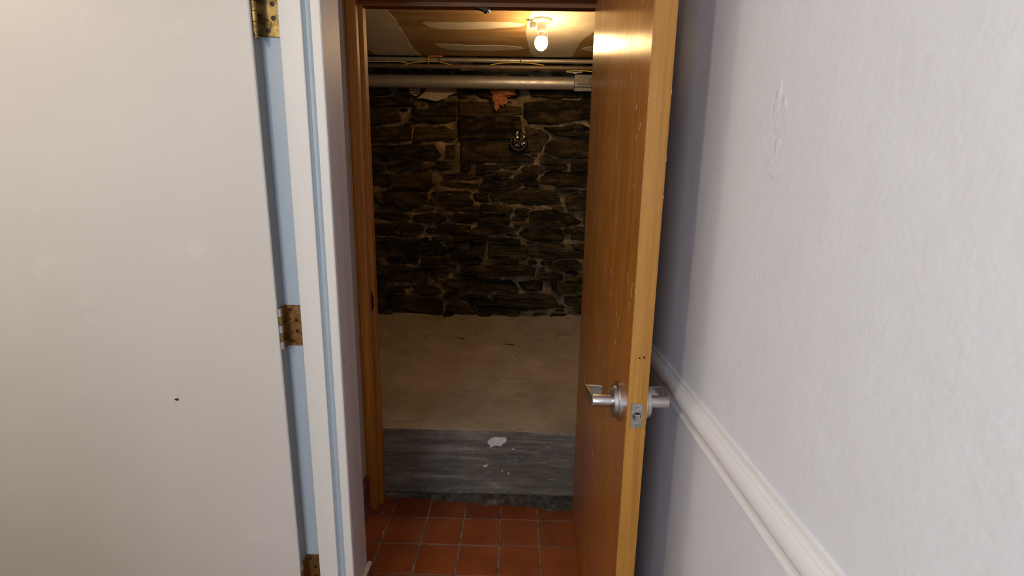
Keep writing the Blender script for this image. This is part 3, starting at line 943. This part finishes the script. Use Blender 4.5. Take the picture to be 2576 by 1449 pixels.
patch([(.378, 3.458), (.42, 3.412), (.491, 3.408), (.56, 3.40), (.56, 3.51), (.415, 3.514)])

# ------------------------------------------------------------------ chair rail
struct('trim_1', G().prism([(.42, .850), (.4135, .850), (.4110, .8515), (.4105, .8535), (.4115, .8560), (.4130, .8565), (.4130, .8585), (.4150, .8595), (.4158, .866), (.4156, .874), (.4140, .880), (.4105, .8835), (.4060, .8850), (.4025, .8875), (.4005, .8915), (.3995, .8965), (.3995, .9020), (.4005, .9075), (.4022, .9125), (.4045, .9170), (.4070, .9205), (.4090, .9220), (.4090, .9245), (.4115, .9260), (.4135, .9300), (.4148, .9345), (.4150, .9385), (.42, .939)], 'y', -2.4, 1.93),
       'rail_paint', 'white moulded chair rail running along the pale wall', 'trim', origin=(.42, 0, .85), smooth=True)
for k, (cy, cz, w, h) in enumerate(((.866, 1.575, .010, .020), (.842, 1.553, .009, .016), (.868, 1.548, .010, .012), (.858, 1.518, .010, .008), (.848, 1.49, .012, .010), (.864, 1.462, .012, .014), (.846, 1.444, .020, .010), (.85, 1.475, .006, .012))):
    g = G().blob((.4202, cy, cz), (.0011, w, h), 3, .28, 2.2, k + 2)
    mk('spackle_patch', g, 'wall_paint', WALL_R, smooth=True)

# ------------------------------------------------------------------ white door frame (jamb, stop, casing)
JF = thing('trim_2', (-.55, 1.27, 0), 'white painted door jamb and casing beside the open white door', 'door frame', kind='structure')
mk('hinge_jamb', G().box(-.70, -.575, 1.280, 1.30, 0, 2.45), 'blue_grey_paint', JF, bevel=.001, label='pale blue-grey strip of the jamb behind the hinges')
mk('door_stop', G().box(-.5805, -.525, 1.266, 1.285, 0, 2.45), 'white_paint', JF, bevel=.0025)
mk('cove_moulding', G().prism([(-.526, 1.285), (-.526, 1.2685), (-.5235, 1.2725), (-.519, 1.2775), (-.513, 1.2785), (-.508, 1.2755), (-.5035, 1.2695), (-.5015, 1.2665), (-.5015, 1.285)], 'z', 0, 2.45), 'blue_grey_paint', JF, smooth=True, label='pale blue-grey hollow moulding')
mk('casing', G().prism([(-.502, 1.290), (-.502, 1.266), (-.482, 1.266), (-.4795, 1.2675), (-.4785, 1.270), (-.4785, 1.312), (-.482, 1.318), (-.4815, 1.337), (-.484, 1.343), (-.50, 1.343), (-.50, 1.290)], 'z', 0, 2.45), 'white_paint', JF)
mk('casing_side_shade', G().prism([(-.4795, 1.273), (-.4778, 1.275), (-.4778, 1.311), (-.4813, 1.3175), (-.4808, 1.3365), (-.484, 1.3435), (-.490, 1.3435), (-.490, 1.273)], 'z', 0, 2.45), 'shaded_side_paint', JF, label='casing side with shade painted in as grey')  # thin skin added to darken the casing side and mute bulb warmth
mk('nail_dent', G().lathe((-.5535, 1.2653, 1.806), 'y', [(0, .0042), (.0004, .0046), (.0012, .0046)], 16), 'white_paint', JF)
mk('scratch_mark', G().box(-.4795, -.4775, 1.285, 1.288, .93, .937), 'dark_hole', JF)

# ------------------------------------------------------------------ white door
D1 = thing('door_1', (-1.04, 1.255, 0), 'white painted flush door standing open at the left, with three worn brass hinges', 'door', kind='structure')
def ex(z): return -.6215 - .0052 * z
mk('door_slab', G().add([(-1.56, 1.235, .012), (ex(0), 1.235, .012), (ex(0), 1.275, .012), (-1.56, 1.275, .012), (-1.56, 1.235, 2.03), (ex(2.03), 1.235, 2.03), (ex(2.03), 1.275, 2.03), (-1.56, 1.275, 2.03)],
                        [(0, 3, 2, 1), (4, 5, 6, 7), (0, 1, 5, 4), (1, 2, 6, 5), (2, 3, 7, 6), (3, 0, 4, 7)]), 'door_paint', D1, bevel=.004)
mk('door_edge_shade', G().add([(ex(0) - .004, 1.2395, .014), (ex(0) + .0006, 1.2395, .014), (ex(0) + .0006, 1.2745, .014), (ex(0) - .004, 1.2745, .014), (ex(2.028) - .004, 1.2395, 2.028), (ex(2.028) + .0006, 1.2395, 2.028), (ex(2.028) + .0006, 1.2745, 2.028), (ex(2.028) - .004, 1.2745, 2.028)],
                        [(0, 3, 2, 1), (4, 5, 6, 7), (0, 1, 5, 4), (1, 2, 6, 5), (2, 3, 7, 6), (3, 0, 4, 7)]), 'edge_shade_paint', D1, label='hinge edge with shade painted in as dark blue-grey')  # gap shade painted on as a dark strip along the edge
mk('nail_hole', G().blob((-.921, 1.2352, .832), (.006, .0016, .0036), 2, .3, 2, 1), 'dark_hole', D1)
def scuff(path, r=.0007, mat='scuff'):
    mk('scuff_mark', G().tube([(x, 1.2352, z) for x, z in path], r, 5), mat, D1)
scuff([(-1.187, 1.061), (-1.160, 1.066), (-1.141, 1.071), (-1.12, 1.083), (-1.101, 1.086), (-1.085, 1.096), (-1.065, 1.099), (-1.04, 1.100)], .0008, 'door_paint')
scuff([(-1.471, .521), (-1.452, .524), (-1.432, .532)])
scuff([(-.822, .319), (-.81, .3205), (-.79, .326)], .001)
HZ = (1.811, 1.035, .263)
def hinge(zc, mat, pin):
    h = mk('hinge', G().box(-.630, -.5815, 1.2768, 1.281, zc - .0565, zc + .0565).box(-.6225, -.6205, 1.246, 1.280, zc - .055, zc - .0345).box(-.6225, -.6205, 1.246, 1.280, zc - .0105, zc + .0105).box(-.6225, -.6205, 1.246, 1.280, zc + .0345, zc + .055), mat, D1, bevel=.0005, label='worn brass hinge' if mat == 'brass' else 'rusty brown hinge')
    for q in range(5):
        a = zc - .0565 + q * .0226
        mk('hinge_knuckle', G().cyl((-.6235, 1.2425, a + .0008), 'z', .0058, .0210, 16), 'brass' if pin or q % 2 else 'worn_metal', h, smooth=True)
    mk('hinge_leaf', G().box(ex(zc) - .0005, ex(zc) + .0018, 1.243, 1.274, zc - .0565, zc + .0565), mat, h)
    if pin:
        mk('hinge_pin', G().lathe((-.6235, 1.2425, zc - .0565), 'z', [(-.013, .0015), (-.0125, .004), (-.008, .0032), (-.006, .0045), (0, .0050)], 16), mat, h, smooth=True)
    for dx, dz in ((-.611, .045), (-.5965, .016), (-.5965, -.015), (-.6105, -.043)):
        mk('screw', G().lathe((dx, 1.2758, zc + dz), 'y', [(0, .0042), (.0006, .0056), (.002, .0056)], 16), 'dark_steel', h, smooth=True)
for z, m_, p_ in zip(HZ, ('brass', 'rusty_brass', 'rusty_brass'), (True, False, False)):
    hinge(z, m_, p_)

# ------------------------------------------------------------------ wooden door frame
WF = thing('trim_3', (-.15, 1.97, 0), 'varnished amber wood door frame around the crawl space opening', 'door frame', kind='structure')
mk('side_jamb', G().box(-.660, -.644, 1.929, 2.022, 0, 2.115).box(-.641, -.602, 1.925, 2.03, 0, 2.062).box(-.645, -.640, 1.931, 2.022, 0, 2.115), 'frame_wood', WF, bevel=.002)
mk('jamb_stop', G().box(-.603, -.589, 1.966, 2.006, 0, 2.047), 'frame_wood', WF, bevel=.0015)
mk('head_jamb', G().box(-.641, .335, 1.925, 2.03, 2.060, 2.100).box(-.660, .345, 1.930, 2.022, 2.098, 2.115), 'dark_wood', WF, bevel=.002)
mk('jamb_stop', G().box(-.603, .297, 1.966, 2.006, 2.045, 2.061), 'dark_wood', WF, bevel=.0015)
mk('side_jamb', G().box(.3005, .345, 1.925, 2.03, 0, 2.062), 'frame_wood', WF, bevel=.002)
mk('strike_recess', G().prism([(-.6062, .975), (-.5985, .978), (-.5940, .955), (-.5935, .915), (-.598, .898), (-.604, .893)], 'y', 1.9645, 1.9672), 'dark_hole', WF, label='dark chipped hole for the latch strike')
cat = mk('roller_catch', G().prism([(-.176, 2.046), (-.168, 2.042), (-.150, 2.037), (-.146, 2.031), (-.134, 2.031), (-.131, 2.037), (-.124, 2.040), (-.124, 2.046)], 'y', 1.972, 1.995), 'dark_steel', WF, bevel=.001, label='dark catch under the head of the frame')
mk('catch_roller', G().cyl((-.1275, 1.974, 2.0355), 'y', .0035, .018, 14), 'satin_metal', cat, smooth=True)

# ------------------------------------------------------------------ wooden door
D2 = thing('door_2', (.272, 1.48, 0), 'varnished wood flush door standing open at the right, with metal lever handle', 'door', kind='structure')
mk('door_slab', G().prism([(.2485, 1.0375), (.2525, 1.925), (.297, 1.925), (.2935, 1.0375)], 'z', .014, 2.042), 'door_wood', D2, bevel=.0006)
mk('edge_band', G().prism([(.2492, 1.0345), (.2492, 1.0382), (.2929, 1.0382), (.2929, 1.0345)], 'z', .014, 2.042), 'edge_wood', D2, bevel=.0005, label='lighter golden wood edge strip')
LZ, LY = .915, 1.105
def lever(side, face, lab):
    s = side
    h = mk('lever_handle', G().lathe((face, LY, LZ), 'x', [(0, .0455), (s * .0095, .0455), (s * .0110, .0442), (s * .0112, .0395), (s * .0125, .0380), (s * .0200, .0372), (s * .0215, .0355), (s * .0220, .0310), (s * .0240, .0220)], 48), 'satin_metal', D2, smooth=True, label=lab)
    mk('lever_spindle', G().lathe((face + s * .022, LY, LZ), 'x', [(0, .0148), (s * .044, .0148), (s * .046, .0140)], 32), 'satin_metal', h, smooth=True)
    x0 = face + s * .066
    # flat bar running back from the spindle, then returning to the door
    mk('lever_bar', G().prism([(x0, LY - .005), (x0 + s * .003, LY - .0055), (x0 + s * .012, LY + .062), (x0 + s * .008, LY + .068), (x0 - s * .032, LY + .064), (x0 - s * .032, LY + .057), (x0 + s * .002, LY + .060), (x0 - s * .002, LY - .003)], 'z', LZ - .0135, LZ + .0135), 'satin_metal', h, bevel=.0012)
    mk('set_screw_hole', G().cyl((face + s * .0275, LY - .0152, LZ - .004), 'y', .0013, .002, 8), 'dark_hole', h)
lever(-1, .2490, 'brushed metal lever handle on the side facing the doorway')
lever(1, .2935, 'brushed metal lever handle on the side facing the pale wall')
lp = mk('latch_plate', G().box(.2585, .2835, 1.0325, 1.036, .884, .942), 'worn_metal', D2, bevel=.0006, label='small steel latch plate on the door edge')
mk('latch_bolt', G().lathe((.271, 1.0327, .912), 'y', [(-.0006, .0095), (.001, .0100), (.002, .0100)], 28), 'dark_steel', lp, smooth=True)
mk('latch_tongue', G().prism([(.264, 1.0330), (.264, 1.0305), (.268, 1.0265), (.277, 1.0255), (.2785, 1.0330)], 'z', .9040, .9180), 'satin_metal', lp, bevel=.001)
for z in (.934, .8915):
    mk('screw', G().lathe((.271, 1.0318, z), 'y', [(0, .0028), (.0008, .0036), (.002, .0036)], 16), 'worn_metal', lp, smooth=True)
    mk('screw_slot', G().box(.2686, .2734, 1.0314, 1.032, z - .0005, z + .0005), 'dark_hole', lp)
for x, z, w in ((0.2680, 1.0490, .0022), (0.2780, 1.0510, .0025), (.2702, .8480, .0012)):
    mk('nail_hole', G().blob((x, 1.0344, z), (w, .0006, w * .8), 2, .4, 2, 3), 'dark_hole', D2)
r = random.Random(11)
for k in range(46):
    # pale scratches and chips in the varnish
    y = r.choice((r.uniform(1.06, 1.88), r.uniform(1.06, 1.3)))
    z = r.uniform(.35, 1.95)
    L = r.uniform(.004, .028)
    x = .2485 + (y - 1.0375) / .8875 * .004
    a = r.uniform(-.5, .5)
    mk('scratch', G().tube([(x - .0001, y, z), (x - .0001, y + L * .35 * math.sin(a), z + L * .5), (x - .0001, y + L * math.sin(a), z + L)], r.uniform(.0002, .0005), 4), 'scratched_wood', D2)
for k in range(16):
    z = r.uniform(.3, 1.6)
    x = r.choice((.2490, .2931))
    mk('edge_chip', G().blob((x, 1.0348, z), (.0007, .0006, r.uniform(.0012, .006)), 1, .2, 2, k), 'scratched_wood', D2)
for yz in ((1.918, 1.75), (1.918, .30), (1.918, 1.02)):
    hg = mk('hinge', G().cyl((.3015, 1.9185, yz[1] - .05), 'z', .0055, .10, 16), 'brass', D2, smooth=True)

# ------------------------------------------------------------------ bare bulb fixture
LB = thing('ceiling_light', (.097, 2.896, 2.28), 'bare glowing light bulb in a white porcelain ceiling holder', 'ceiling light')
bx, by = .097, 2.896
mk('base_plate', G().lathe((bx, by, 2.28), 'z', [(0, .057), (-.004, .0575), (-.010, .054), (-.014, .046), (-.017, .034)], 40), 'porcelain', LB, smooth=True)
mk('lamp_socket', G().lathe((bx, by, 2.266), 'z', [(0, .032), (-.010, .0245), (-.030, .0225), (-.046, .0225), (-.050, .0205)], 32), 'porcelain', LB, smooth=True)
mk('outlet_boss', G().box(bx - .062, bx - .030, by - .012, by + .012, 2.236, 2.268), 'porcelain', LB, bevel=.004)
mk('bulb_collar', G().lathe((bx, by, 2.217), 'z', [(0, .0135), (-.006, .0155), (-.016, .0200), (-.0235, .0245)], 32), 'socket', LB, smooth=True)
mk('bulb', G().lathe((bx, by, 2.217), 'z', [(-.0235, .0245), (-.030, .0295), (-.042, .0345), (-.056, .0355), (-.070, .0320), (-.081, .0240), (-.088, .0140), (-.091, .004)], 32), 'bulb_glow', LB, smooth=True, label='glowing warm white bulb')
mk('pull_cord', G().tube([(bx + .028, by - .02, 2.266), (bx + .031, by - .02, 2.23), (bx + .031, by - .021, 2.19), (bx + .032, by - .022, 2.165)], .0011, 6), 'cord', LB)

# ------------------------------------------------------------------ pipes along the stone wall
WP = thing('waste_pipe', (-.3, 3.75, 2.12), 'thick grey metal pipe running across the top of the stone wall', 'pipe')
mk('pipe_body', G().cyl((-1.6, 3.75, 2.121), 'x', .044, 2.62, 48), 'galvanized', WP, smooth=True)
cp = mk('pipe_coupling', G().cyl((.362, 3.75, 2.121), 'x', .0495, .126, 40), 'clamp_metal', WP, smooth=True, label='square metal clamp around the pipe')
mk('clamp_plate', G().box(.364, .486, 3.688, 3.712, 2.088, 2.170), 'clamp_metal', cp, bevel=.004)
mk('clamp_plate', G().box(.384, .466, 3.680, 3.690, 2.104, 2.146), 'clamp_metal', cp, bevel=.003)
mk('clamp_lip', G().box(.366, .484, 3.692, 3.712, 2.060, 2.086), 'clamp_metal', cp, bevel=.002)
for x in (.376, .474):
    for z in (2.110, 2.140):
        mk('clamp_bolt', G().cyl((x, 3.676, z), 'y', .0055, .014, 6), 'satin_metal', cp)
FO = mk('foil_scrap', G().blob((.366, 3.690, 2.191), (.046, .016, .015), 3, .42, 3.6, 5), 'foil', label='crumpled silver foil scrap lying on the thick pipe by the clamp', cat='foil')
mk('conduit', G().cyl((-1.6, 3.655, 2.246), 'x', .0145, 2.62, 24), 'galvanized', smooth=True, label='thin shiny metal conduit highest under the drywall ceiling', cat='pipe')
mk('conduit', G().cyl((-1.6, 3.655, 2.203), 'x', .0145, 2.62, 24), 'conduit_brown', smooth=True, label='thin brown pipe just below the shiny conduit', cat='pipe')
def arc(pts, n=8):
    out = []
    for i in range(len(pts) - 1):
        for q in range(4):
            t = q / 4
            out.append((pts[i][0] + (pts[i + 1][0] - pts[i][0]) * t, 3.632, pts[i][1] + (pts[i + 1][1] - pts[i][1]) * t))
    out.append((pts[-1][0], 3.632, pts[-1][1]))
    return out
mk('cable', G().tube(arc([(-.811, 2.208), (-.765, 2.219), (-.721, 2.2255), (-.67, 2.2285), (-.619, 2.2295), (-.58, 2.227), (-.542, 2.2205), (-.491, 2.209)]), .0032, 8), 'yellow_cable', label='yellow cable bowing up over the brown pipe at the left', cat='cable')
mk('cable', G().tube(arc([(-.223, 2.212), (-.18, 2.220), (-.134, 2.2255), (-.075, 2.2285), (-.013, 2.2285), (.04, 2.2265), (.083, 2.222), (.146, 2.214)]), .0032, 8), 'yellow_cable', label='yellow cable bowing up over the brown pipe near the middle', cat='cable')
mk('cable', G().tube([(.30, 3.66, 2.182), (.36, 3.64, 2.184), (.42, 3.63, 2.181), (.50, 3.63, 2.174), (.6, 3.64, 2.17)], .0032, 8), 'yellow_cable', label='yellow cable sagging under the brown pipe by the clamp', cat='cable')
mk('cable', G().tube([(-1.3, 3.65, 2.221), (-1.05, 3.635, 2.225), (-.95, 3.632, 2.2245), (-.86, 3.634, 2.2275), (-.8, 3.65, 2.225)], .0025, 8), 'cord', label='thin grey wire lying between the two pipes at the far left', cat='cable')
def tie(x, z0, z1, mat, lab):
    mk('cable_tie', G().box(x - .0022, x + .0022, 3.625, 3.629, z0, z1).box(x - .0022, x + .0022, 3.625, 3.66, z1 - .003, z1).box(x - .0022, x + .0022, 3.625, 3.66, z0, z0 + .003), mat, label=lab, cat='cable tie')
tie(-.647, 2.208, 2.262, 'yellow_cable', 'yellow tie around the shiny conduit below the red tape')
tie(-.570, 2.218, 2.262, 'black_plastic', 'black tie around the shiny conduit beside the red tape')
tie(-.014, 2.213, 2.264, 'black_plastic', 'black tie around the shiny conduit near the bulb')
mk('tape_strip', G().box(-.646, -.548, 3.622, 3.640, 2.2635, 2.2655).box(-.646, -.548, 3.620, 3.624, 2.256, 2.2655), 'red_tape', label='short strip of red tape on top of the shiny conduit', cat='tape')
# things wedged at the top of the stone wall
PS = mk('plaster_scrap', G().prism([(-.78, 2.022), (-.732, 2.057), (-.70, 2.10), (-.483, 2.10), (-.483, 2.07), (-.549, 2.044), (-.556, 2.025), (-.600, 2.018), (-.633, 2.005), (-.68, 2.012), (-.733, 2.026)], 'y', 3.855, 3.87), 'plaster_scrap', bevel=.001, label='torn tan plaster sheet sticking out below the thick pipe', cat='plaster')
mk('plaster_scrap', G().prism([(-.838, 2.078), (-.83, 2.11), (-.75, 2.11), (-.762, 2.054), (-.789, 2.038), (-.822, 2.053)], 'y', 3.86, 3.872), 'plaster_scrap', label='small brown plaster flake left of the torn tan sheet', cat='plaster')
mk('insulation_foam', G().blob((-.14, 3.855, 2.075), (.088, .045, .036), 3, .25, 2.5, 9).blob((-.170, 3.868, 2.030), (.055, .035, .045), 3, .3, 3, 4).blob((-.190, 3.875, 1.985), (.022, .022, .034), 2, .3, 3, 2), 'foam', label='orange foam lump bulging from the wall below the thick pipe', cat='foam', smooth=True)
ST = thing('pipe_stub', (-.02, 3.88, 1.72), 'round pipe stub stuffed with crumpled foil poking out of the stone wall', 'pipe')
mk('stub_ring', G().add([], []).lathe((-.022, 3.935, 1.718), 'y', [(0, .066), (-.105, .064), (-.112, .060), (-.112, .052), (-.06, .050)], 32), 'dark_steel', ST, smooth=True)
mk('foil_wad', G().blob((-.014, 3.826, 1.735), (.046, .020, .046), 3, .5, 3.0, 12), 'dark_foil', ST)

# ------------------------------------------------------------------ litter on the dusty floor
def fl(x, y): return fz(x, y) + .0008
mk('twig', G().tube([(-.435, 3.364, fl(-.435, 3.364) + .002), (-.41, 3.358, fl(-.41, 3.358) + .002), (-.374, 3.345, fl(-.374, 3.345) + .002)], .0032, 6), 'dark_hole', label='dark twig lying alone at the left on the dusty floor', cat='twig')
mk('twig', G().tube([(-.085, 3.244, fl(-.085, 3.244) + .002), (-.055, 3.238, fl(-.055, 3.238) + .002), (-.025, 3.237, fl(-.025, 3.237) + .002)], .0028, 6), 'dark_hole', label='dark twig lying behind the pale wood shaving', cat='twig')
WS = mk('wood_shaving', G().tube([(-.036, 2.992, fl(-.036, 2.992) + .004), (-.020, 2.965, fl(-.02, 2.965) + .002), (-.006, 2.948, fl(-.006, 2.948) + .003), (.008, 2.978, fl(.008, 2.978) + .004), (.022, 3.003, fl(.022, 3.003) + .005)], .0035, 5), 'straw', label='pale curled wood shaving on the dusty floor', cat='shaving')
for k, (x, y) in enumerate(((-.66, 3.343), (-.636, 3.42), (-.31, 3.47), (.27, 3.39))):
    mk('pebble', G().blob((x, y, fl(x, y) + .003), (.006, .005, .004), 1, .3, 2, k), 'dark_hole', label=['dark crumb nearest the left edge of the dusty floor', 'dark crumb just behind the leftmost crumb', 'dark crumb behind the left twig', 'dark crumb far right on the dusty floor'][k], cat='crumb')
